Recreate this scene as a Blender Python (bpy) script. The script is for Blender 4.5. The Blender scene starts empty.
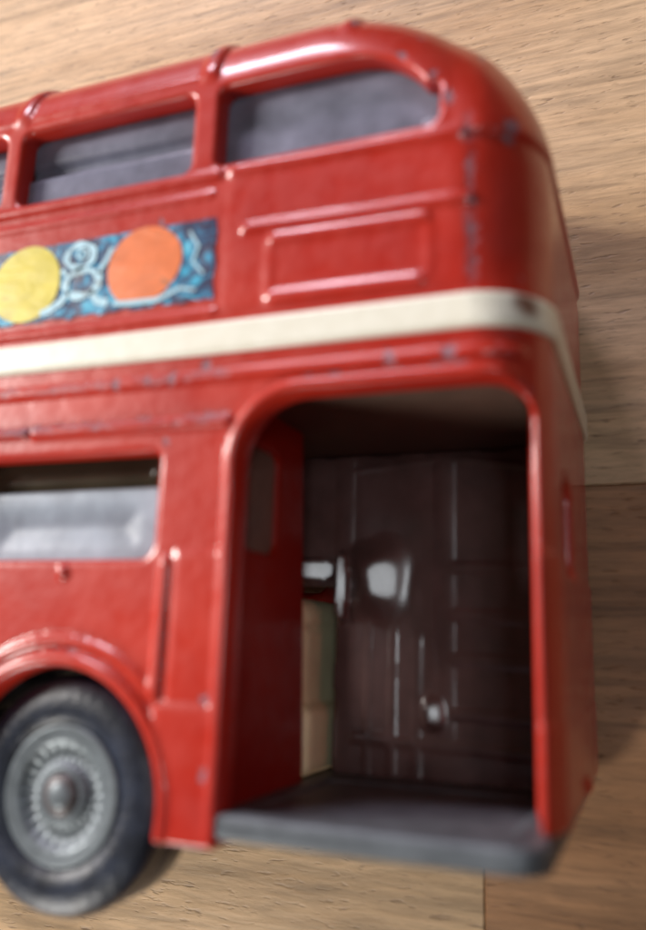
import bpy, math, random
import numpy as np
from mathutils import Matrix, Vector

random.seed(4)
sc = bpy.context.scene
COL = sc.collection
MM = 0.001   # everything below is written in millimetres: X along the bus (rear = +), Y up the bus, Z up from the table

# ------------------------------------------------------------------ helpers
def link(o, parent=None):
    COL.objects.link(o)
    if parent: o.parent = parent
    return o

def mesh_obj(name, V, F, mat, parent=None, smooth=True):
    me = bpy.data.meshes.new(name)
    V = np.asarray(V, dtype=np.float32) * MM
    F = np.asarray(F, dtype=np.int32)
    n, k = F.shape
    me.vertices.add(len(V)); me.vertices.foreach_set('co', V.ravel())
    me.loops.add(n*k); me.loops.foreach_set('vertex_index', F.ravel())
    me.polygons.add(n)
    me.polygons.foreach_set('loop_start', np.arange(0, n*k, k, dtype=np.int32))
    me.polygons.foreach_set('loop_total', np.full(n, k, dtype=np.int32))
    me.update(calc_edges=True); me.validate()
    if smooth: me.polygons.foreach_set('use_smooth', np.ones(len(me.polygons), dtype=bool))
    me.materials.append(mat)
    return link(bpy.data.objects.new(name, me), parent)

def pyd(name, verts, faces, mat, parent=None, smooth=False):
    me = bpy.data.meshes.new(name)
    me.from_pydata([(a*MM, b*MM, c*MM) for a, b, c in verts], [], faces)
    me.update()
    if smooth:
        for p_ in me.polygons: p_.use_smooth = True
    me.materials.append(mat)
    return link(bpy.data.objects.new(name, me), parent)

def nets(D, xs, ys, zs):
    """surface nets: quads of the zero level of D sampled on a (non-uniform) grid"""
    S = D < 0
    c = np.zeros(tuple(n-1 for n in D.shape), np.uint8)
    for i in (0, 1):
        for j in (0, 1):
            for k in (0, 1):
                c += S[i:D.shape[0]-1+i, j:D.shape[1]-1+j, k:D.shape[2]-1+k]
    I, J, K = np.nonzero((c > 0) & (c < 8))
    idx = np.full(c.shape, -1, np.int32); idx[I, J, K] = np.arange(len(I), dtype=np.int32)
    P = np.zeros((len(I), 3)); N = np.zeros(len(I))
    corners = [(i, j, k) for i in (0, 1) for j in (0, 1) for k in (0, 1)]
    for a in corners:
        for ax in range(3):
            if a[ax]: continue
            b = list(a); b[ax] = 1
            da = D[I+a[0], J+a[1], K+a[2]]; db = D[I+b[0], J+b[1], K+b[2]]
            m = (da < 0) != (db < 0)
            t = np.where(m, da/np.where(m, da-db, 1), 0)
            pos = np.array([I+a[0], J+a[1], K+a[2]], float).T
            pos[:, ax] += t
            P += pos*m[:, None]; N += m
    P /= N[:, None]
    co = np.stack([np.interp(P[:, 0], np.arange(len(xs)), xs), np.interp(P[:, 1], np.arange(len(ys)), ys),
                   np.interp(P[:, 2], np.arange(len(zs)), zs)], 1)
    quads = []
    def emit(m, off, cells, flip_when):
        i, j, k = np.nonzero(m); s = off(i, j, k)
        q = np.stack([idx[cc] for cc in cells(i, j, k)], 1)
        fl = flip_when(i, j, k)
        q[fl] = q[fl][:, ::-1]
        quads.append(q)
    # x edges
    m = (S[:-1, 1:-1, 1:-1] != S[1:, 1:-1, 1:-1])
    i, j, k = np.nonzero(m); j += 1; k += 1
    q = np.stack([idx[i, j-1, k-1], idx[i, j, k-1], idx[i, j, k], idx[i, j-1, k]], 1)
    f = ~S[i, j, k]; q[f] = q[f][:, ::-1]; quads.append(q)
    m = (S[1:-1, :-1, 1:-1] != S[1:-1, 1:, 1:-1])
    i, j, k = np.nonzero(m); i += 1; k += 1
    q = np.stack([idx[i-1, j, k-1], idx[i-1, j, k], idx[i, j, k], idx[i, j, k-1]], 1)
    f = ~S[i, j, k]; q[f] = q[f][:, ::-1]; quads.append(q)
    m = (S[1:-1, 1:-1, :-1] != S[1:-1, 1:-1, 1:])
    i, j, k = np.nonzero(m); i += 1; j += 1
    q = np.stack([idx[i-1, j-1, k], idx[i, j-1, k], idx[i, j, k], idx[i-1, j, k]], 1)
    f = ~S[i, j, k]; q[f] = q[f][:, ::-1]; quads.append(q)
    return co, np.concatenate(quads)

def smax(a, b, k):
    h = np.clip(0.5+0.5*(a-b)/k, 0, 1)
    return b*(1-h)+a*h+k*h*(1-h)
def smin(a, b, k): return -smax(-a, -b, k)
def rrect(X, Y, x0, x1, y0, y1, r=(0.8, 0.8, 0.8, 0.8)):
    """2D rounded rectangle distance; r = top right, bottom right, top left, bottom left"""
    cx, cy = (x0+x1)/2, (y0+y1)/2
    px, py = X-cx, Y-cy
    R = np.where(px > 0, np.where(py > 0, r[0], r[1]), np.where(py > 0, r[2], r[3]))
    qx = np.abs(px)-(x1-x0)/2+R; qy = np.abs(py)-(y1-y0)/2+R
    return np.minimum(np.maximum(qx, qy), 0)+np.hypot(np.maximum(qx, 0), np.maximum(qy, 0))-R
def sstep(a, b, x):
    t = np.clip((x-a)/(b-a), 0, 1); return t*t*(3-2*t)
def seg(X, Y, x0, y0, x1, y1):
    dx, dy = x1-x0, y1-y0
    t = np.clip(((X-x0)*dx+(Y-y0)*dy)/(dx*dx+dy*dy), 0, 1)
    return np.hypot(X-x0-t*dx, Y-y0-t*dy)
def bead(d, w, h):           # rounded ridge of half width w and height h about distance d
    return h*np.sqrt(np.clip(1-(d/w)**2, 0, 1))

XR = -5.2; XF = -123.2; HT = 67.2
WC = (-39.35, 6.85)            # rear wheel centre
WF = (-102.7, 7.2)
def axis(parts):
    out = []
    for a, b, s in parts: out.append(np.arange(a, b, s))
    return np.concatenate(out).astype(np.float32)

def body_out(X, Y, Z):
    d2 = rrect(X, Y, XF, XR, -20, HT, (17.5, 1, 9, 1)).astype(np.float32)
    r = (4.8+1.3*sstep(38, 44, Y)+1.1*sstep(50, 60, Y)).astype(np.float32)
    a = d2+r; b = np.abs(Z-18)-18+r
    return np.minimum(np.maximum(a, b), 0)+np.hypot(np.maximum(a, 0), np.maximum(b, 0))-r

def relief(X, Y):
    h = np.zeros(np.broadcast(X, Y).shape, np.float32)
    def add(v):
        np.maximum(h, v, out=h)
    add(bead(seg(X, Y, -27.6, 52.35, -10.4, 52.1), 0.5, 0.3))       # sill under the rear quarter window
    add(bead(seg(X, Y, -26.3, 47.4, -9.9, 47.1), 0.42, 0.32))
    add(bead(np.abs(rrect(X, Y, -24.3, -12.6, 41.6, 46.3, (.6, .6, .6, .6))), 0.5, 0.14))
    add(bead(seg(X, Y, -24.0, 46.25, -12.9, 46.1), 0.55, 0.28)); add(bead(seg(X, Y, -24.0, 41.75, -13.3, 41.65), 0.55, 0.28))
    for k in range(5):
        o = -18.6*k
        add(bead(seg(X, Y, -48.4+o, 52.35, -28.9+o, 52.35), 0.5, 0.28))
        add(bead(seg(X, Y, -47.6+o, 50.7, -29.4+o, 50.75), 0.35, 0.18))
    add(bead(seg(X, Y, -118, 41.2, -28.6, 41.2), 0.3, 0.22))
    add(0.40*sstep(-12.0, -8.6, X)*sstep(52.0, 52.3, Y))
    add(0.06*sstep(-9.6, -9.95, X)*sstep(41.0,41.4,Y)*sstep(60,57,Y)*sstep(-28.3,-27.7,X))          # rear dome stands slightly proud
    # roof bands over the pillars
    for x in (-30.3, -48.6, -67.2, -85.8, -104.4):
        add(0.36*np.sqrt(np.clip(1-((X-x)/0.85)**2, 0, 1))*sstep(60.2, 61.6, Y))
    add(0.28*np.sqrt(np.clip(1-((X+19.2)/0.7)**2, 0, 1))*sstep(62.5, 64.5, Y))
    # rain gutter above the upper windows
    add(bead(seg(X, Y, -118, 61.3, -30.5, 61.3), 0.45, 0.12))
    # ledge over the lower windows, broken once
    add(bead(seg(X, Y, -43.6, 32.95, -27.0, 32.95), 0.45, 0.4))
    add(bead(seg(X, Y, -63, 32.95, -44.5, 32.95), 0.42, 0.45))
    add(bead(seg(X, Y, -118, 32.95, -64, 32.95), 0.42, 0.45))
    add(bead(seg(X, Y, -118, 36.2, -7, 36.3), 0.5, 0.28))
    # rim of the platform opening
    op = rrect(X, Y, -25.9, -6.4, -4, 34.5, (2.2, 1, 4.6, 1))
    add(bead(op-0.5, 0.55, 0.42)*(1+0.4*sstep(6.5, 2.5, np.hypot(X+24.5, Y-33.5)))*sstep(-6.4, -8, X))
    # beads of the rear side panel
    add(bead(seg(X, Y, -31.1, 23.0, -31.2, 14.2), 0.5, 0.42))
    add(0.2*sstep(24.0, 23.6, Y)*sstep(-30.6, -30.2, X)*(1-sstep(13.7, 14.0, Y)*0)*sstep(13.6, 14.0, Y))
    add(0.28*sstep(13.9, 13.5, Y)*sstep(-31.4, -31.0, X))
    add(bead(np.hypot(X+39.7, Y-22.3), 0.5, 0.4))
    for cx, cy in (WC, WF):
        R = np.hypot(X-cx, Y-cy)
        add(bead(R-9.35, 0.6, 0.5))
        add(bead(R-10.7, 0.42, 0.34)*sstep(cx+8.0, cx+7.2, X)*sstep(10.2, 11.2, Y))
    return h

def upper_windows():
    w = [(-29.3, -12.0, 53.2, 60.0, (6.8, .9, .8, .6))]
    for k in range(5):
        o = -18.55*k
        w.append((-48.25+o, -31.5+o, 53.15, 59.9, (.9, .7, .9, .7)))
    return w
def lower_windows():
    return [(-49.8-18.55*k+0.1, -32.3-18.55*k, 23.3, 31.0, (.6, 1.2, .6, 1.2)) for k in range(4)]

def build_shell():
    xs = axis([(-125, -58, 0.7), (-58, -3.9, 0.24)])
    ys = axis([(3, 70.0, 0.24)])
    zs = axis([(-1.0, 14, 0.6), (14, 38.2, 0.22)])
    X = xs[:, None]; Y = ys[None, :]
    h = relief(X, Y)[:, :, None]
    win = np.full((len(xs), len(ys)), 99, np.float32)
    for x0, x1, y0, y1, r in upper_windows()+lower_windows():
        win = np.minimum(win, rrect(X, Y, x0, x1, y0, y1, r))
    arch = np.minimum(np.hypot(X-WC[0], Y-WC[1]), np.hypot(X-WF[0], Y-WF[1]))-8.85
    opening = rrect(X, Y, -25.9, -6.4, -4, 34.5, (2.2, 1, 4.6, 1))
    X3 = X[:, :, None]; Y3 = Y[:, :, None]; Z3 = zs[None, None, :]
    D = body_out(X3, Y3, Z3).astype(np.float32)
    side = sstep(8.0, 12.0, np.abs(Z3-18)) if True else 1
    roofy = sstep(60.0, 61.5, Y3)
    out = D - h*np.maximum(np.maximum(side, roofy), sstep(-9.5,-8.5,X3)).astype(np.float32)
    d = smax(out, -(D+2.0), 0.3)
    d = smax(d, 5.0+0.25*sstep(-30, -33, X3)+2.5*sstep(-8.5,-7.5,X3)-Y3, 0.25)
    wz = 9.0-np.abs(Z3-18)
    d = smax(d, -smax(win[:, :, None], wz, 0.2), 0.38)
    d = smax(d, -np.maximum(arch[:, :, None], wz), 0.45)
    d = smax(d, -smax(opening[:, :, None], 29.5-Z3, 0.3), 0.5)
    # tall narrow window slot in the rear wall
    slot = np.hypot(np.maximum(np.abs(Y3-26.6)-2.3, 0), np.maximum(np.abs(Z3-24.5)-2.2, 0))-1.3
    d = smax(d, -np.maximum(slot, -9-X3), 0.4)
    # little reflector on the rear wall
    lamp = np.sqrt((X3-XR)**2+(Y3-8.4)**2+(Z3-18.7)**2)-0.75
    d = smin(d, lamp, 0.2)
    return nets(d.astype(np.float32), xs, ys, zs)

# ------------------------------------------------------------------ materials
def mat(name):
    m = bpy.data.materials.new(name); m.use_nodes = True
    nt = m.node_tree; b = nt.nodes['Principled BSDF']
    return m, nt, b
def N(nt, t, **kw):
    n = nt.nodes.new(t)
    for k, v in kw.items():
        if hasattr(n, k): setattr(n, k, v)
        else: n.inputs[k].default_value = v
    return n
def L(nt, a, ao, b, bi): nt.links.new(a.outputs[ao], b.inputs[bi])
def coords(nt, scale=(1, 1, 1), rot=(0, 0, 0)):
    tc = N(nt, 'ShaderNodeTexCoord'); mp = N(nt, 'ShaderNodeMapping')
    mp.inputs['Scale'].default_value = tuple(s/MM for s in scale)
    mp.inputs['Rotation'].default_value = rot
    L(nt, tc, 'Object', mp, 'Vector'); return mp
def ramp(nt, pts, interp='LINEAR'):
    r = N(nt, 'ShaderNodeValToRGB'); r.color_ramp.interpolation = interp
    e = r.color_ramp.elements
    while len(e) < len(pts): e.new(0.5)
    for q, (p, c) in zip(e, pts):
        q.position = p; q.color = (c, c, c, 1) if isinstance(c, (int, float)) else (*c, 1)
    return r
def noise(nt, src, scale, detail=3, rough=0.55, dist=0.0):
    n = N(nt, 'ShaderNodeTexNoise'); n.inputs['Scale'].default_value = scale
    n.inputs['Detail'].default_value = detail; n.inputs['Roughness'].default_value = rough
    n.inputs['Distortion'].default_value = dist
    L(nt, src, 0, n, 'Vector'); return n
def mixc(nt, fac, a, b, blend='MIX'):
    m = N(nt, 'ShaderNodeMix', data_type='RGBA', blend_type=blend)
    for s, v in ((0, fac), (6, a), (7, b)):
        if isinstance(v, tuple) and hasattr(v[0], 'outputs'): nt.links.new(v[0].outputs[v[1]], m.inputs[s])
        elif isinstance(v, (int, float)): m.inputs[s].default_value = v
        else: m.inputs[s].default_value = (*v, 1)
    return m
def bump(nt, b, src, so, strength, dist):
    bp = N(nt, 'ShaderNodeBump'); bp.inputs['Strength'].default_value = strength
    bp.inputs['Distance'].default_value = dist*MM
    L(nt, src, so, bp, 'Height'); L(nt, bp, 'Normal', b, 'Normal'); return bp

CHIPS = [(-10.2, 52.1, .55), (-10.0, 49.6, .4), (-9.9, 46.9, .5), (-9.7, 44.8, .6), (-9.6, 42.5, .4), (-11.3, 55.1, .6), (-12.4, 57.2, .5),
         (-14.8, 59.4, .5), (-18.7, 64.0, .55), (-36.4, 36.2, .6), (-31.6, 36.4, .55), (-33.6, 36.2, .4), (-15.2, 36.4, .6), (-11.2, 36.4, .6),
         (-29.0, 37.1, .6), (-27.3, 14.0, .45), (-27.1, 9.4, .4), (-30.4, 63.8, .6), (-7.2, 52.6, .7), (-7.6, 51.8, .5), (-31.8, 31.6, .4), (-33.6, 49.2, .35)]
def paint_red(name='red enamel paint', k=1.0):
    m, nt, b = mat(name)
    c = coords(nt)
    n1 = noise(nt, c, 0.09, 3)
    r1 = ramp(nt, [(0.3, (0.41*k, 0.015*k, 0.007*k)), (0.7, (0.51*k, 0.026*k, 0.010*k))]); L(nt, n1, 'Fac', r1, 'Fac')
    n2 = noise(nt, c, 1.1, 5, 0.65)
    geo = N(nt, 'ShaderNodeNewGeometry')
    # worn high edges
    pt = N(nt, 'ShaderNodeMapRange'); pt.inputs[1].default_value = 0.555; pt.inputs[2].default_value = 0.66
    L(nt, geo, 'Pointiness', pt, 0)
    nr = ramp(nt, [(0.50, 0.0), (0.60, 1.0)]); L(nt, n2, 'Fac', nr, 'Fac')
    wear = N(nt, 'ShaderNodeMath', operation='MULTIPLY'); L(nt, pt, 0, wear, 0); L(nt, nr, 'Color', wear, 1)
    cur = wear
    # single knocks, ragged by noise
    nd = noise(nt, c, 1.6, 4, 0.7)
    sub = N(nt, 'ShaderNodeVectorMath', operation='SUBTRACT'); L(nt, nd, 'Color', sub, 0); sub.inputs[1].default_value = (.5, .5, .5)
    sc_ = N(nt, 'ShaderNodeVectorMath', operation='SCALE'); L(nt, sub, 0, sc_, 0); sc_.inputs['Scale'].default_value = 1.7
    ad = N(nt, 'ShaderNodeVectorMath', operation='ADD'); L(nt, c, 0, ad, 0); L(nt, sc_, 0, ad, 1)
    flat = N(nt, 'ShaderNodeVectorMath', operation='MULTIPLY'); L(nt, ad, 0, flat, 0); flat.inputs[1].default_value = (1, .7, 0.12)
    for x, y, r in CHIPS:
        if -10.4 < x < -9.4: r *= 0.7
        dn = N(nt, 'ShaderNodeVectorMath', operation='DISTANCE'); L(nt, flat, 0, dn, 0); dn.inputs[1].default_value = (x, y*.7, 36*.12)
        mr = N(nt, 'ShaderNodeMapRange'); mr.inputs[1].default_value = r*0.8; mr.inputs[2].default_value = r*0.4
        mr.inputs[4].default_value = 0.85
        L(nt, dn, 'Value', mr, 0)
        mx = N(nt, 'ShaderNodeMath', operation='MAXIMUM'); L(nt, cur, 0, mx, 0); L(nt, mr, 0, mx, 1); cur = mx
    # long rub mark down the corner edge of the flat side
    sx = N(nt, 'ShaderNodeSeparateXYZ'); L(nt, flat, 0, sx, 0)
    q1 = N(nt, 'ShaderNodeMath', operation='ADD'); L(nt, sx, 0, q1, 0); q1.inputs[1].default_value = 9.85
    q2 = N(nt, 'ShaderNodeMath', operation='ABSOLUTE'); L(nt, q1, 0, q2, 0)
    q3 = N(nt, 'ShaderNodeMapRange'); q3.inputs[1].default_value = 0.42; q3.inputs[2].default_value = 0.1; L(nt, q2, 0, q3, 0)
    q4 = N(nt, 'ShaderNodeMapRange'); q4.inputs[1].default_value = 54*.7; q4.inputs[2].default_value = 52.5*.7; L(nt, sx, 1, q4, 0)
    q5 = N(nt, 'ShaderNodeMapRange'); q5.inputs[1].default_value = 40.6*.7; q5.inputs[2].default_value = 41.5*.7; L(nt, sx, 1, q5, 0)
    q6 = ramp(nt, [(0.42, 0.05), (0.62, 0.8)]); L(nt, noise(nt, c, 0.5, 4, 0.7), 'Fac', q6, 'Fac')
    pr = q3
    for z_, so_ in ((q4, 0), (q5, 0), (q6, 'Color')):
        mm_ = N(nt, 'ShaderNodeMath', operation='MULTIPLY'); L(nt, pr, 0, mm_, 0); L(nt, z_, so_, mm_, 1); pr = mm_
    mx = N(nt, 'ShaderNodeMath', operation='MAXIMUM'); L(nt, cur, 0, mx, 0); L(nt, pr, 0, mx, 1); cur = mx
    # rubbed ledge over the lower windows, and the drip rail over it
    for yy, ww, top in ((33.2, 0.34, 0.75), (36.35, 0.4, 0.5)):
        q1 = N(nt, 'ShaderNodeMath', operation='SUBTRACT'); L(nt, sx, 1, q1, 0); q1.inputs[1].default_value = yy/1.0*0.7
        q2 = N(nt, 'ShaderNodeMath', operation='ABSOLUTE'); L(nt, q1, 0, q2, 0)
        q3 = N(nt, 'ShaderNodeMapRange'); q3.inputs[1].default_value = ww; q3.inputs[2].default_value = 0.1; L(nt, q2, 0, q3, 0)
        q4 = N(nt, 'ShaderNodeMapRange'); q4.inputs[1].default_value = -26.6; q4.inputs[2].default_value = -27.6; L(nt, sx, 0, q4, 0)
        q6 = ramp(nt, [(0.45, 0.0), (0.60, top)]); L(nt, noise(nt, coords(nt, (.35, .8, 1)), 0.8 if yy < 34 else 1.0, 4, 0.7), 'Fac', q6, 'Fac')
        pr = q3
        for z_, so_ in ((q4, 0), (q6, 'Color')):
            mm_ = N(nt, 'ShaderNodeMath', operation='MULTIPLY'); L(nt, pr, 0, mm_, 0); L(nt, z_, so_, mm_, 1); pr = mm_
        mx = N(nt, 'ShaderNodeMath', operation='MAXIMUM'); L(nt, cur, 0, mx, 0); L(nt, pr, 0, mx, 1); cur = mx
    # darker red where the surface is concave
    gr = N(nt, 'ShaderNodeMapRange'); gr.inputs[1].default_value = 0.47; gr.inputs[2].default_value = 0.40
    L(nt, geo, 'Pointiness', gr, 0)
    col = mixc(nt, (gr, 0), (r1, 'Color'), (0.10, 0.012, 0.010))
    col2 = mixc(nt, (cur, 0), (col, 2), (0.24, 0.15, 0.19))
    nt.links.new(col2.outputs[2], b.inputs['Base Color'])
    ro = N(nt, 'ShaderNodeMapRange'); L(nt, noise(nt, c, 0.5, 4), 'Fac', ro, 0); ro.inputs[1].default_value = 0.3; ro.inputs[2].default_value = 0.7
    ro.inputs[3].default_value = 0.34; ro.inputs[4].default_value = 0.52
    L(nt, ro, 0, b, 'Roughness')
    b.inputs['Specular IOR Level'].default_value = 0.35; b.inputs['Coat Weight'].default_value = 0.6; b.inputs['Coat Roughness'].default_value = 0.17
    hh = N(nt, 'ShaderNodeMath', operation='MULTIPLY_ADD'); L(nt, cur, 0, hh, 0); hh.inputs[1].default_value = -1.2
    L(nt, noise(nt, c, 0.5, 4), 'Fac', hh, 2)
    bump(nt, b, hh, 0, 0.55, 0.17)
    return m

def simple(name, col, rough=0.5, metal=0.0, var=0.15, scale=0.6, bumpd=0.05, coat=0.0, dark=0.6):
    m, nt, b = mat(name); c = coords(nt)
    n = noise(nt, c, scale, 5, 0.6)
    r = ramp(nt, [(0.3, tuple(v*(1-var) for v in col)), (0.7, tuple(min(1, v*(1+var)) for v in col))]); L(nt, n, 'Fac', r, 'Fac')
    L(nt, r, 'Color', b, 'Base Color')
    b.inputs['Metallic'].default_value = metal
    ro = N(nt, 'ShaderNodeMapRange'); L(nt, n, 'Fac', ro, 0); ro.inputs[3].default_value = rough*0.8; ro.inputs[4].default_value = rough*1.2
    L(nt, ro, 0, b, 'Roughness'); b.inputs['Coat Weight'].default_value = coat
    bump(nt, b, noise(nt, c, scale*3, 4), 'Fac', 0.4, bumpd)
    return m

def clear(name, tint, col, clearness, rough=0.12):
    m, nt, b = mat(name); c = coords(nt)
    n = noise(nt, c, 0.28, 4, 0.6)
    r = ramp(nt, [(0.3, tuple(v*0.72 for v in col)), (0.7, tuple(v*1.25 for v in col))]); L(nt, n, 'Fac', r, 'Fac')
    L(nt, r, 'Color', b, 'Base Color'); b.inputs['Roughness'].default_value = rough
    bump(nt, b, noise(nt, c, 0.35, 3), 'Fac', 0.5, 0.12)
    t = N(nt, 'ShaderNodeBsdfTransparent'); t.inputs[0].default_value = (*tint, 1)
    mx = N(nt, 'ShaderNodeMixShader'); mx.inputs[0].default_value = clearness
    L(nt, b, 0, mx, 1); L(nt, t, 0, mx, 2); nt.links.new(mx.outputs[0], nt.nodes['Material Output'].inputs[0])
    return m

def band_cream():
    m, nt, b = mat('cream enamel'); c = coords(nt)
    n = noise(nt, c, 0.9, 5, 0.6)
    r = ramp(nt, [(0.3, (0.82, 0.79, 0.66)), (0.65, (0.88, 0.86, 0.74))]); L(nt, n, 'Fac', r, 'Fac')
    dn = N(nt, 'ShaderNodeVectorMath', operation='DISTANCE')
    nd = noise(nt, c, 1.2, 4, 0.7)
    ad = N(nt, 'ShaderNodeVectorMath', operation='ADD'); L(nt, c, 0, ad, 0); L(nt, nd, 'Color', ad, 1); L(nt, ad, 0, dn, 0)
    dn.inputs[1].default_value = (-5.9, 40.1, 35.4)
    mr = N(nt, 'ShaderNodeMapRange'); mr.inputs[1].default_value = 1.3; mr.inputs[2].default_value = 0.5; L(nt, dn, 'Value', mr, 0)
    k = mixc(nt, (mr, 0), (r, 'Color'), (0.25, 0.13, 0.09)); nt.links.new(k.outputs[2], b.inputs['Base Color'])
    b.inputs['Roughness'].default_value = 0.35; b.inputs['Coat Weight'].default_value = 0.3
    bump(nt, b, n, 'Fac', 0.3, 0.08)
    return m

def wood():
    m, nt, b = mat('oiled wood')
    tc = N(nt, 'ShaderNodeTexCoord')
    at = N(nt, 'ShaderNodeAttribute', attribute_name='tone')
    sep = N(nt, 'ShaderNodeSeparateColor'); L(nt, at, 'Color', sep, 0)
    off = N(nt, 'ShaderNodeVectorMath', operation='SCALE'); L(nt, at, 'Color', off, 0); off.inputs['Scale'].default_value = 0.7
    base = N(nt, 'ShaderNodeVectorMath', operation='ADD'); L(nt, tc, 'Object', base, 0); L(nt, off, 0, base, 1)
    def mp(sx, sy, rz=0.0):
        q = N(nt, 'ShaderNodeMapping'); q.inputs['Scale'].default_value = (sx/MM, sy/MM, 0.4/MM); q.inputs['Rotation'].default_value = (0, 0, rz)
        L(nt, base, 0, q, 'Vector'); return q
    # broad bands of tone
    big = noise(nt, mp(0.012, 0.09), 1.0, 4, 0.6, 0.6)
    r0 = ramp(nt, [(0.28, (0.45, 0.285, 0.15)), (0.5, (0.60, 0.41, 0.24)), (0.75, (0.68, 0.49, 0.31))]); L(nt, big, 'Fac', r0, 'Fac')
    fine = noise(nt, mp(0.17, 1.1, -0.05), 1.0, 5, 0.65, 0.3)
    r1 = ramp(nt, [(0.25, 0.70), (0.6, 1.08)]); L(nt, fine, 'Fac', r1, 'Fac')
    c0 = mixc(nt, 1.0, (r0, 'Color'), (r1, 'Color'), 'MULTIPLY')
    st = noise(nt, mp(0.022, 0.45, -0.04), 1.0, 3, 0.6, 1.0)
    r2 = ramp(nt, [(0.34, 0.72), (0.52, 1.0), (0.7, 1.10)]); L(nt, st, 'Fac', r2, 'Fac')
    c1 = mixc(nt, 1.0, (c0, 2), (r2, 'Color'), 'MULTIPLY')
    # short dark pores
    po = noise(nt, mp(0.5, 2.1, -0.12), 1.0, 2, 0.5, 0.2)
    rp = ramp(nt, [(0.60, 0.0), (0.76, 1.0)]); L(nt, po, 'Fac', rp, 'Fac')
    pd = noise(nt, mp(0.05, 0.12), 1.0, 2)
    rd = ramp(nt, [(0.3, 0.35), (0.6, 1.0)]); L(nt, pd, 'Fac', rd, 'Fac')
    pm = N(nt, 'ShaderNodeMath', operation='MULTIPLY'); L(nt, rp, 'Color', pm, 0); L(nt, rd, 'Color', pm, 1)
    pf = N(nt, 'ShaderNodeMath', operation='MULTIPLY'); L(nt, pm, 0, pf, 0); pf.inputs[1].default_value = 0.66
    c2 = mixc(nt, (pf, 0), (c1, 2), (0.13, 0.075, 0.045))
    # darker, redder planks
    dk = mixc(nt, 1.0, (c2, 2), (0.60, 0.38, 0.25), 'MULTIPLY')
    c3 = mixc(nt, (sep, 0), (c2, 2), (dk, 2))
    nt.links.new(c3.outputs[2], b.inputs['Base Color'])
    b.inputs['Roughness'].default_value = 0.52
    hh = N(nt, 'ShaderNodeMath', operation='MULTIPLY_ADD'); L(nt, pm, 0, hh, 0); hh.inputs[1].default_value = -0.8; L(nt, fine, 'Fac', hh, 2)
    bump(nt, b, hh, 0, 0.45, 0.18)
    return m

def advert_mat():
    m, nt, b = mat('printed paper'); c = coords(nt)
    n = noise(nt, c, 0.55, 3, 0.55, 1.2)
    r = ramp(nt, [(0.44, (0.005, 0.010, 0.06)), (0.51, (0.006, 0.07, 0.17)), (0.57, (0.008, 0.25, 0.45)), (0.66, (0.03, 0.42, 0.60)), (0.76, (0.25, 0.5, 0.62))])
    L(nt, n, 'Fac', r, 'Fac'); L(nt, r, 'Color', b, 'Base Color')
    b.inputs['Roughness'].default_value = 0.5
    bump(nt, b, noise(nt, c, 0.9, 4), 'Fac', 0.6, 0.15)
    return m
def ink(name, col):
    m, nt, b = mat(name); c = coords(nt)
    n = noise(nt, c, 0.5, 5, 0.6)
    r = ramp(nt, [(0.3, tuple(v*0.85 for v in col)), (0.7, tuple(min(1, v*1.12) for v in col))]); L(nt, n, 'Fac', r, 'Fac')
    # creases with pale torn lips
    mp = coords(nt, (0.28, 0.95, 1), (0, 0, -0.5))
    v = noise(nt, mp, 0.55, 3, 0.5, 0.6)
    a1 = N(nt, 'ShaderNodeMath', operation='SUBTRACT'); L(nt, v, 'Fac', a1, 0); a1.inputs[1].default_value = 0.5
    a2 = N(nt, 'ShaderNodeMath', operation='ABSOLUTE'); L(nt, a1, 0, a2, 0)
    cr = ramp(nt, [(0.0, 1.0), (0.018, 0.0)]); L(nt, a2, 0, cr, 'Fac')
    gate = ramp(nt, [(0.52, 0.0), (0.62, 0.75)]); L(nt, noise(nt, c, 0.3, 2), 'Fac', gate, 'Fac')
    mm = N(nt, 'ShaderNodeMath', operation='MULTIPLY'); L(nt, cr, 'Color', mm, 0); L(nt, gate, 'Color', mm, 1)
    k = mixc(nt, (mm, 0), (r, 'Color'), (0.15, 0.10, 0.05)); nt.links.new(k.outputs[2], b.inputs['Base Color'])
    b.inputs['Roughness'].default_value = 0.5
    bump(nt, b, v, 'Fac', 0.6, 0.35)
    return m

RED = paint_red()
RED_SHADE = paint_red('shaded red enamel paint', 0.55)  # darker copy of the red, shade on the bulkhead put into the colour
for nm_, v_ in (('Coat Weight', 0.05), ('Specular IOR Level', 0.2)): RED_SHADE.node_tree.nodes['Principled BSDF'].inputs[nm_].default_value = v_
CREAM = band_cream()
GREY = simple('grey die-cast metal', (0.11, 0.125, 0.14), 0.5, 0.2, 0.25, 0.45, 0.12)
DARK = simple('dark moulded plastic', (0.03, 0.026, 0.026), 0.5)
CEIL = simple('brown grey plastic', (0.11, 0.07, 0.05), 0.6)
MAROON = None
PATCH = clear('dusty brown glazing', (0.5, 0.4, 0.35), (0.17, 0.12, 0.09), 0.1, 0.4)
SEAT = simple('cream moulded plastic', (1.0, 0.84, 0.52), 0.4, 0, 0.08, 0.3)
RUB = simple('black rubber', (0.009, 0.014, 0.028), 0.42, 0, 0.5, 0.5, 0.25)
HUB = simple('dull plated metal', (0.15, 0.175, 0.19), 0.42, 0.35, 0.15, 0.9, 0.06)
BOSS = simple('brown worn metal', (0.09, 0.078, 0.08), 0.45, 0.3)
GLASS = clear('smoked glazing', (0.75, 0.77, 0.82), (0.25, 0.26, 0.34), 0.25, 0.28)
GLASS_P = clear('pale glazing', (0.95, 0.96, 0.98), (0.46, 0.53, 0.62), 0.40, 0.38)
GLASS_C = clear('unseen clear glazing', (1, 1, 1), (0.50, 0.56, 0.64), 0.95, 0.15)  # for the unseen panes, made clear to let light onto the seats
GLASS_B = clear('brown glazing', (0.92, 0.88, 0.8), (0.12, 0.10, 0.07), 0.72, 0.18)
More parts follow.
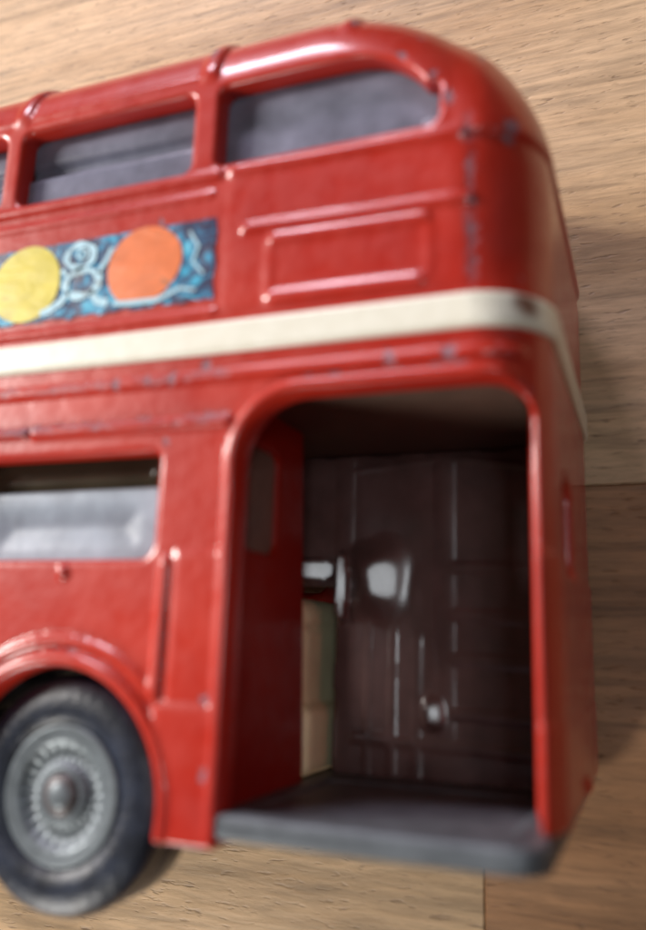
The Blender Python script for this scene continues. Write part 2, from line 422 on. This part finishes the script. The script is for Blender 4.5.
MAROON = clear('dark clear moulding', (0.25, 0.16, 0.16), (0.13, 0.068, 0.062), 0.15, 0.35)

MAROON.node_tree.nodes['Principled BSDF'].inputs['Coat Weight'].default_value = 1.0
MAROON.node_tree.nodes['Principled BSDF'].inputs['Coat Roughness'].default_value = 0.21

# ------------------------------------------------------------------ the table
def table():
    planks = [(-260, 160, 34.3, 118, 0.0), (-260, -15.9, -39, 34.3, 0.06), (-15.9, 160, -39, 34.3, 0.78),
              (-260, -70, 118, 200, 0.3), (-70, 160, 118, 200, 0.1), (-260, 20, -112, -39, 0.15), (20, 160, -112, -39, 0.5)]
    V, F, T = [], [], []
    g, bv = 0.03, 0.15
    for k, (x0, x1, y0, y1, t) in enumerate(planks):
        o = len(V)
        for (i, z) in ((0, -6), (0, -bv), (bv, 0)):
            for (x, y) in ((x0+g+i, y0+g+i), (x1-g-i, y0+g+i), (x1-g-i, y1-g-i), (x0+g+i, y1-g-i)): V.append((x, y, z))
        for r in (0, 4):
            for a in range(4): F.append((o+r+a, o+r+(a+1) % 4, o+r+4+(a+1) % 4, o+r+4+a))
        F.append((o+8, o+9, o+10, o+11))
        T += [(t, 0.13*k % 1, 0.37*k % 1)]*9
    ob = pyd('table_top', V, F, wood())
    ca = ob.data.color_attributes.new('tone', 'FLOAT_COLOR', 'CORNER')
    li = 0
    for p_, t in zip(ob.data.polygons, T):
        for l in p_.loop_indices: ca.data[l].color = (*t, 1)
    ob['kind'] = 'structure'; ob['label'] = 'pale brown wooden table top made of planks with short dark grain'
    # under-board so nothing shows through the seams
    return ob
table()

# ------------------------------------------------------------------ the bus
bus = bpy.data.objects.new('toy_bus', None); bus.empty_display_size = 0.01
COL.objects.link(bus)
bus['label'] = 'worn red die-cast double-decker toy bus with cream band lying on wooden table'
bus['category'] = 'toy bus'

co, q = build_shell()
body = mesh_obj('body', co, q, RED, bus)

# cream band round the waist
xs = axis([(-125, -58, 0.7), (-58, -4.2, 0.22)]); ys = axis([(37, 41.4, 0.2)]); zs = axis([(-1, 37.4, 0.22)])
X3, Y3, Z3 = xs[:, None, None], ys[None, :, None], zs[None, None, :]
D = body_out(X3, Y3, Z3)
d = smax(smax(D-0.38, -(D+0.6), 0.15), np.abs(Y3-39.15)-1.24, 0.35)
co, q = nets(d.astype(np.float32), xs, ys, zs)
mesh_obj('cream_band', co, q, CREAM, bus)

def sdf_part(name, rng, step, fn, material, parent):
    (x0, x1), (y0, y1), (z0, z1) = rng
    xs = axis([(x0, x1, step)]); ys = axis([(y0, y1, step)]); zs = axis([(z0, z1, step)])
    d = fn(xs[:, None, None], ys[None, :, None], zs[None, None, :])
    co, q = nets(np.broadcast_to(d, (len(xs), len(ys), len(zs))).astype(np.float32), xs, ys, zs)
    return mesh_obj(name, co, q, material, parent)
def sbox(X, Y, Z, a, b, r=0.3):
    q = [np.abs(P-(u+v)/2)-(v-u)/2+r for P, u, v in zip((X, Y, Z), a, b)]
    return np.sqrt(sum(np.maximum(k, 0)**2 for k in q))+np.minimum(np.maximum(np.maximum(q[0], q[1]), q[2]), 0)-r

# ceiling of the lower deck, bulkhead, platform, chassis
sdf_part('ceiling', ((-122, -6), (34.2, 38), (1, 35)), 0.4, lambda X, Y, Z: smax(sbox(X, Y, Z, (-121, 34.9, 2), (-7.3, 36.6, 33.9), 0.2),
         -(rrect(X, Z, -200, -7.3, 2, 33.9, (3, 3, 3, 3))*-1), 0.01), CEIL, bus)
def bulk(X, Y, Z):
    lean = 0.085*(Y-7)
    d = sbox(X, Y, Z+0*X, (-28.0, 5.2, 21.2), (-26.3, 35.2, 35.0), 0.25)
    d = smax(d, 21.2+lean-Z, 0.3)
    w = np.hypot(np.maximum(np.abs(Y-28.1)-2.9, 0), np.maximum(np.abs(Z-31.0)-1.7, 0))-0.9
    return smax(d, -w, 0.3)
bk = sdf_part('bulkhead', ((-29, -25.5), (4.5, 36), (20, 36.2)), 0.22, bulk, RED_SHADE, bus)
sdf_part('window_pane', ((-27.8, -26), (23.5, 32.6), (27.6, 34.6)), 0.2, lambda X, Y, Z: sbox(X, Y, Z, (-26.95, 24, 28), (-26.65, 32.2, 34), 0.1), PATCH, bk)
def plat(X, Y, Z):
    pl_ = rrect(X, Z, -26.9, -5.7, 1.5, 36.2, (2.2, 1, .4, .4))
    d = smax(pl_, np.abs(Y-6.4)-0.8, 0.4)
    tread = rrect(X, Z, -24.8, -8.2, 19, 34.4, (2.5, .5, .8, .5))
    return smax(d, -smax(tread, 6.95-Y, 0.2), 0.25)
sdf_part('platform', ((-30.5, -4.6), (4.6, 8), (1, 37)), 0.22, plat, GREY, bus)
def chas(X, Y, Z):
    d = sbox(X, Y, Z, (-120, 4.0, 3), (-28, 7.0, 33.6), 0.4)
    for cx, cy in (WC, WF):
        well = np.maximum(np.maximum(np.hypot(X-cx, Y-cy)-9.9, -(np.hypot(X-cx, Y-cy)-9.3)), np.abs(Z-27.5)-6.3)
        hole = np.maximum(np.hypot(X-cx, Y-cy)-9.3, 21.0-Z)
        back = np.maximum(np.hypot(X-cx, Y-cy)-9.9, np.abs(Z-21)-0.7)
        d = np.maximum(d, -hole); d = np.minimum(d, np.maximum(np.minimum(well, back), 5.6-Y))
    return d
sdf_part('chassis', ((-121, -27), (-3.5, 18), (2, 35)), 0.5, chas, DARK, bus)

# seats behind the glazing
def seat_shape(x, y):
    def f(X, Y, Z):
        back = sbox(X, Y, Z, (x-1.9, y+3, 3), (x+2.9, y+14.8, 18.6), 1.8)
        base = sbox(X, Y, Z, (x-5.5, y, 3), (x+4.1, y+5.6, 19.6), 0.9)
        rail = np.hypot(X-x-2.9, Y-(y+12.2))-0.35
        return smax(smin(back, base, 0.3), -np.maximum(rail, 99*0+np.abs(Z-10)-12), 0.15)
    return f
for k, x in enumerate((-30.8, -42.5, -54.0)):
    sdf_part('seat', ((x-6.2, x+5), (6.6, 22.9), (2.4, 20.5)), 0.35, seat_shape(x, 7.1), SEAT, bus)
for x in (-22, -34, -46, -58):
    sdf_part('seat', ((x-6.2, x+5), (36.4, 52.4), (2.4, 20.5)), 0.5, seat_shape(x, 36.7), SEAT, bus)

# staircase moulding behind the platform: clear dark plastic, ribs and treads, facets shaped to throw back the overhead lamp as glare
def stair(X, Y, Z):
    h = np.zeros(np.broadcast(X, Y).shape, np.float32)
    def add(v): np.maximum(h, v, out=h)
    add(bead(X+25.3, 0.9, 0.45)*sstep(20.5, 22, Y)); add(bead(X+16.2, 0.9, 0.45)*sstep(9, 12, Y))
    add(bead(seg(X, Y, -16.2, 34.2, -8.0, 33.0), 0.35, 0.5))
    add(bead(seg(X, Y, -24.6, 33.4, -16.2, 34.2), 0.3, 0.35))
    add(bead(X+20.7, 0.5, 0.5)*sstep(20.2, 18.8, Y)); add(bead(X+18.6, 0.45, 0.5)*sstep(19.6, 18.4, Y))
    add(bead(X+22.9, 0.35, 0.4)*sstep(20.6, 19, Y))
    for y in (24.6, 20.6, 17.0, 12.6): add(bead(seg(X, Y, -15.6, y, -8, y-0.2), 0.55, 0.7))
    add(1.6*sstep(-9.4, -8.2, X)); add(bead(seg(X, Y, -24, 10.2, -9, 9.8), 0.5, 0.5))
    h = h*0.22
    def facet(cx, cy, rx, ry, sx, sy, k=0.5, up=0.5, R=60.0):
        m_ = sstep(0, -k, ((np.abs((X-cx)/rx)**3+np.abs((Y-cy)/ry)**3)**(1/3)-1)*2.5)
        h[...] = h*(1-m_)+m_*(up-sx*(X-cx)-sy*(Y-cy)-((X-cx)**2+(Y-cy)**2)/(2*R))
    facet(-21.6, 23.5, 3.7+.3*np.sin(Y*1.3), 4.2+.3*np.sin(X*1.7), .337, -0.033, 1.7, .8, 150.0)
    facet(-25.35, 22.9, 0.62, 3.2, .362, -.03, .25, .9)
    facet(-28.4, 24.4, 2.3, 1.1, .385, -.03, .3)
    facet(-17.0, 12.6, 1.3, 1.7, .293, .058, 1.2, .5, 9.0)
    z = 15.6+h+0.012*np.sin(X*1.3+Y*0.4)+0.012*np.sin(Y*0.9)
    d = np.maximum(Z-z, 14.6-Z)
    return np.maximum(d, np.minimum(rrect(X, Y, -26.0, -7.4, 7.1, 34.8, (.5, .5, .5, .5)), rrect(X, Y, -30.8, -24, 22.9, 34.8, (.3,)*4)))
sdf_part('staircase_moulding', ((-31, -6.8), (6.6, 35.3), (14, 18.6)), 0.2, stair, MAROON, bus)

# glazing
def pane(name, x0, x1, y0, y1, z, material, shape=None, r=(.8, .8, .8, .8)):
    return sdf_part(name, ((x0-1, x1+1), (y0-1, y1+1), (z-1.6, z+1.2)), 0.25 if x0 > -60 else 0.6,
                    lambda X, Y, Z: np.maximum(rrect(X, Y, x0, x1, y0, y1, r), np.abs(Z-z-(shape(X, Y) if shape else 0))-0.3), material, bus)
for k, (x0, x1, y0, y1, r) in enumerate(upper_windows()):
    if k == 0:
        sh = lambda X, Y: 0.05*np.sin(X*.6+Y)+0.35*bead(np.hypot(X+12.9, Y-53.9), 0.7, 1)
    else:
        sh = lambda X, Y: -0.55*sstep(57.0, 56.4, Y)*sstep(58.5, 57.9, Y)*0+0.45*sstep(56.6, 56.0, Y)-0.5*sstep(57.9, 57.0, Y)*sstep(56.0, 56.6, Y)
    pane('upper_window_pane', x0-.5, x1+.5, y0-.5, y1+.5, 33.9, GLASS, sh)
for k, (x0, x1, y0, y1, r) in enumerate(lower_windows()):
    pane('ventilator_pane', x0-.5, x1+.5, 28.75, y1+.5, 33.5, GLASS_C if k else GLASS_B,
         lambda X, Y: 0.35*bead(np.abs(rrect(X, Y, x0+1.0, x1-1.6, 29.5, 33, (.3, .3, .3, .3))), 0.3, .5), (.2,)*4)
    pane('lower_window_pane', x0-.5, x1+.5, y0-.5, 28.7, 34.3, GLASS_C if k else GLASS_P,
         lambda X, Y: -0.3*sstep(0, -2.2, rrect(X, Y, x0+1.8, x1-1.6, y0+0.6, 27.8, (1.3,)*4)), (.3,)*4)

# advertisement label on the side
ad = advert_mat()
def sheet(name, x0, x1, y0, y1, z, material, parent, nx=120, ny=28, notch=True):
    V, F = [], []
    rnd = random.Random(7)
    ph = [rnd.uniform(0, 6) for _ in range(6)]
    for j in range(ny+1):
        for i in range(nx+1):
            x = x0+(x1-x0)*i/nx; y = y0+(y1-y0)*j/ny
            if notch and j == 0: y += 0.10*math.sin(x*1.9+ph[0])+0.07*math.sin(x*4.3+ph[1])
            if notch and i == nx: x += 0.08*math.sin(y*2.6+ph[2])
            V.append((x, y, z+0.02*math.sin(x*1.1+y)+0.015*math.sin(x*2.7-y*1.7)))
    for j in range(ny):
        for i in range(nx):
            a = j*(nx+1)+i; F.append((a, a+1, a+nx+2, a+nx+1))
    return pyd(name, V, F, material, parent, True)
lab = sheet('advertisement', -76, -28.8, 42.25, 48.75, 36.09, ad, bus)
lab['label'] = 'blue printed advertisement label with yellow and orange discs'
def blob(name, cx, cy, rx, ry, z, material, dome=0.04, tilt=0.0):
    V = [(cx, cy, z+dome)]; F = []; n = 56; R = 6
    for k in range(1, R+1):
        for i in range(n):
            a = 2*math.pi*i/n; q = k/R
            w = 1+0.015*math.sin(3*a+cx)
            x, y = rx*q*w*math.cos(a), ry*q*w*math.sin(a)
            V.append((cx+x*math.cos(tilt)-y*math.sin(tilt), cy+x*math.sin(tilt)+y*math.cos(tilt), z+dome*(1-q*q)))
    for i in range(n): F.append((0, 1+i, 1+(i+1) % n))
    for k in range(R-1):
        for i in range(n):
            a = 1+k*n+i; b_ = 1+k*n+(i+1) % n; F.append((a, a+n, b_+n, b_))
    return pyd(name, V, F, material, lab, True)
def outline(name, pts, w, z, material, closed=True):
    V, F = [], []; n = len(pts)
    for i, (x, y) in enumerate(pts):
        x0, y0 = pts[(i-1) % n] if closed or i else pts[i]; x1, y1 = pts[(i+1) % n] if closed or i < n-1 else pts[i]
        t = math.hypot(x1-x0, y1-y0) or 1; nx, ny = -(y1-y0)/t, (x1-x0)/t
        ww = w*(0.8+0.3*math.sin(i*1.1))
        V += [(x+nx*ww/2, y+ny*ww/2, z), (x-nx*ww/2, y-ny*ww/2, z)]
    for i in range(n if closed else n-1):
        a, c = 2*i, 2*((i+1) % n); F.append((a, c, c+1, a+1))
    return V, F
Y_INK = ink('yellow ink', (0.66, 0.55, 0.06)); O_INK = ink('orange ink', (0.74, 0.17, 0.035)); B_INK = ink('pale blue ink', (0.42, 0.66, 0.76))
blob('yellow_disc', -46.1, 45.6, 3.45, 3.3, 36.14, Y_INK)
blob('orange_disc', -34.9, 45.75, 3.35, 3.15, 36.14, O_INK, tilt=0.5)
def ell(cx, cy, rx, ry, n=26): return [(cx+rx*math.cos(2*math.pi*i/n), cy+ry*math.sin(2*math.pi*i/n)) for i in range(n)]
V, F = [], []
for pts, w, cl in ((ell(-40.9, 47.35, 1.3, 1.0), 0.62, True), (ell(-40.5, 45.0, 1.6, 1.1), 0.7, True), (ell(-40.7, 47.5, .45, .35), 0.3, True),
                   ([(-41.7, 44.4), (-42.4, 43.6), (-43.6, 43.0), (-44.3, 42.9)], 0.6, False), ([(-39.6, 44.2), (-38.9, 43.3), (-37.9, 43.0)], 0.6, False),
                   ([(-39.1, 45.6), (-38.4, 46.6), (-37.9, 47.6)], 0.4, False), ([(-41.9, 45.7), (-42.6, 46.4)], 0.4, False),
                   ([(-37.4, 42.9), (-36, 42.75), (-33.5, 42.7), (-31.6, 43.4), (-30.2, 43.1)], 0.4, False),
                   ([(-31.0, 47.9), (-30.2, 46.6), (-30.6, 45.4), (-29.6, 44.3)], 0.25, False)):
    v, f = outline('x', pts, w, 36.16, None, cl); o = len(V); V += v; F += [tuple(a+o for a in t) for t in f]
pyd('pale_blue_figure', V, F, B_INK, lab, True)

# wheels
def lathe(name, prof, centre, material, parent, n=96, rad=None):
    V, F = [], []
    cx, cy = centre
    for i in range(n):
        a = 2*math.pi*i/n
        for j, (r, z) in enumerate(prof):
            dz = rad(a, r) if rad else 0
            V.append((cx+r*math.cos(a), cy+r*math.sin(a), z+dz))
    m_ = len(prof)
    for i in range(n):
        for j in range(m_-1):
            a, b_ = i*m_+j, ((i+1) % n)*m_+j
            F.append((a, b_, b_+1, a+1))
    return pyd(name, V, F, material, parent, True)
def wheel(centre, zf):
    e = bpy.data.objects.new('wheel', None); e.empty_display_size = .004; COL.objects.link(e); e.parent = bus
    tyre = [(4.3, zf-1.2), (4.8, zf-.35), (5.3, zf-.05), (5.9, zf+.12), (6.6, zf+.05), (7.5, zf-.2), (7.9, zf-.6), (8.15, zf-1.3), (8.12, zf-2.1), (7.95, zf-2.25), (7.95, zf-2.45), (8.1, zf-2.6),
            (8.1, zf-5.4), (7.7, zf-6.4), (4.0, zf-6.5)]
    lathe('tyre', tyre, centre, RUB, e)
    def spokes(a, r):
        if 2.1 < r < 3.5: return 0.12*(0.5+0.5*math.cos(a*26))
        return 0
    hub = [(0.01, zf+.15), (0.7, zf+.12), (1.05, zf-.05), (1.15, zf-.35), (1.6, zf-.35), (1.9, zf-.2), (2.05, zf-.35), (2.2, zf-.75), (2.9, zf-.85), (3.6, zf-.6), (3.75, zf-.3),
           (4.1, zf-.18), (4.5, zf-.25), (4.75, zf-.1), (4.95, zf-.15), (5.0, zf-.6)]
    lathe('hub', [(r_*0.96, z_) for r_, z_ in hub], centre, HUB, e, 208, spokes)
    lathe('axle_cap', [(0.01, zf+.08), (0.6, zf+.06), (1.1, zf-.02), (1.45, zf-.2), (1.5, zf-.5)], centre, BOSS, e, 40)
    return e
wheel(WC, 34.6)
wheel(WF, 34.6)

# ------------------------------------------------------------------ camera
Rc = Matrix(((0.9326444640482148, 0.032344208050385674, -0.3593440633791122),
             (0.04686972072437394, 0.9766727998364906, 0.2095554135277097),
             (0.35773947637832365, -0.21228305223249358, 0.9093725159556006)))
cam = bpy.data.cameras.new('camera'); co_ = bpy.data.objects.new('camera', cam); COL.objects.link(co_)
M4 = Rc.transposed().to_4x4(); M4.translation = Vector((0, 17.7*MM, 86*MM)); co_.matrix_world = M4
cam.sensor_fit = 'HORIZONTAL'; cam.sensor_width = 36; cam.lens = 834.14/646*36
cam.clip_start = 0.002; cam.clip_end = 10
cam.dof.use_dof = True; cam.dof.focus_distance = 0.095
cam.dof.aperture_fstop = (cam.lens/1000)/(1.8*MM)
sc.camera = co_

# ------------------------------------------------------------------ light: a window up and to the left, and weaker unseen lamps
def area(name, pos, target, sx, sy, power, col):
    l = bpy.data.lights.new(name, 'AREA'); l.shape = 'RECTANGLE'; l.size = sx*MM; l.size_y = sy*MM; l.energy = power; l.color = col
    o = bpy.data.objects.new(name, l); COL.objects.link(o); o.location = Vector(pos)*MM
    o.rotation_euler = (Vector(target)-Vector(pos)).to_track_quat('-Z', 'Y').to_euler()
    return o
area('window_light', (-560, 215, 350), (-30, 30, 10), 85, 170, 5.6, (1.0, 0.95, 0.90))
area('upper_light', (-165, 420, 215), (-30, 45, 30), 120, 50, 1.0, (0.96, 0.86, 1.0))
area('overhead_light', (125, 30, 430), (-22, 24, 16), 72, 72, 0.25, (0.90, 0.96, 1.0))  # added lamp, lights the seat and makes the glare on the moulding
area('right_light', (260, 110, 260), (-25, 20, 25), 22, 34, 0.03, (0.9, 0.88, 1.0))
area('low_light', (-88, -85, 72), (-45, -6, 3), 35, 35, 0.12, (1.0, 0.96, 0.90))  # added close lamp out of view, brightens the lower left table and tyre
w = bpy.data.worlds.new('World'); sc.world = w; w.use_nodes = True
bg = w.node_tree.nodes['Background']; bg.inputs[0].default_value = (1.0, 0.72, 0.54, 1); bg.inputs[1].default_value = 0.05
sc.view_settings.view_transform = 'Standard'; sc.view_settings.look = 'None'; sc.view_settings.exposure = 0
sc.cycles.max_bounces = 8; sc.cycles.transparent_max_bounces = 16
sc.cycles.use_denoising = True
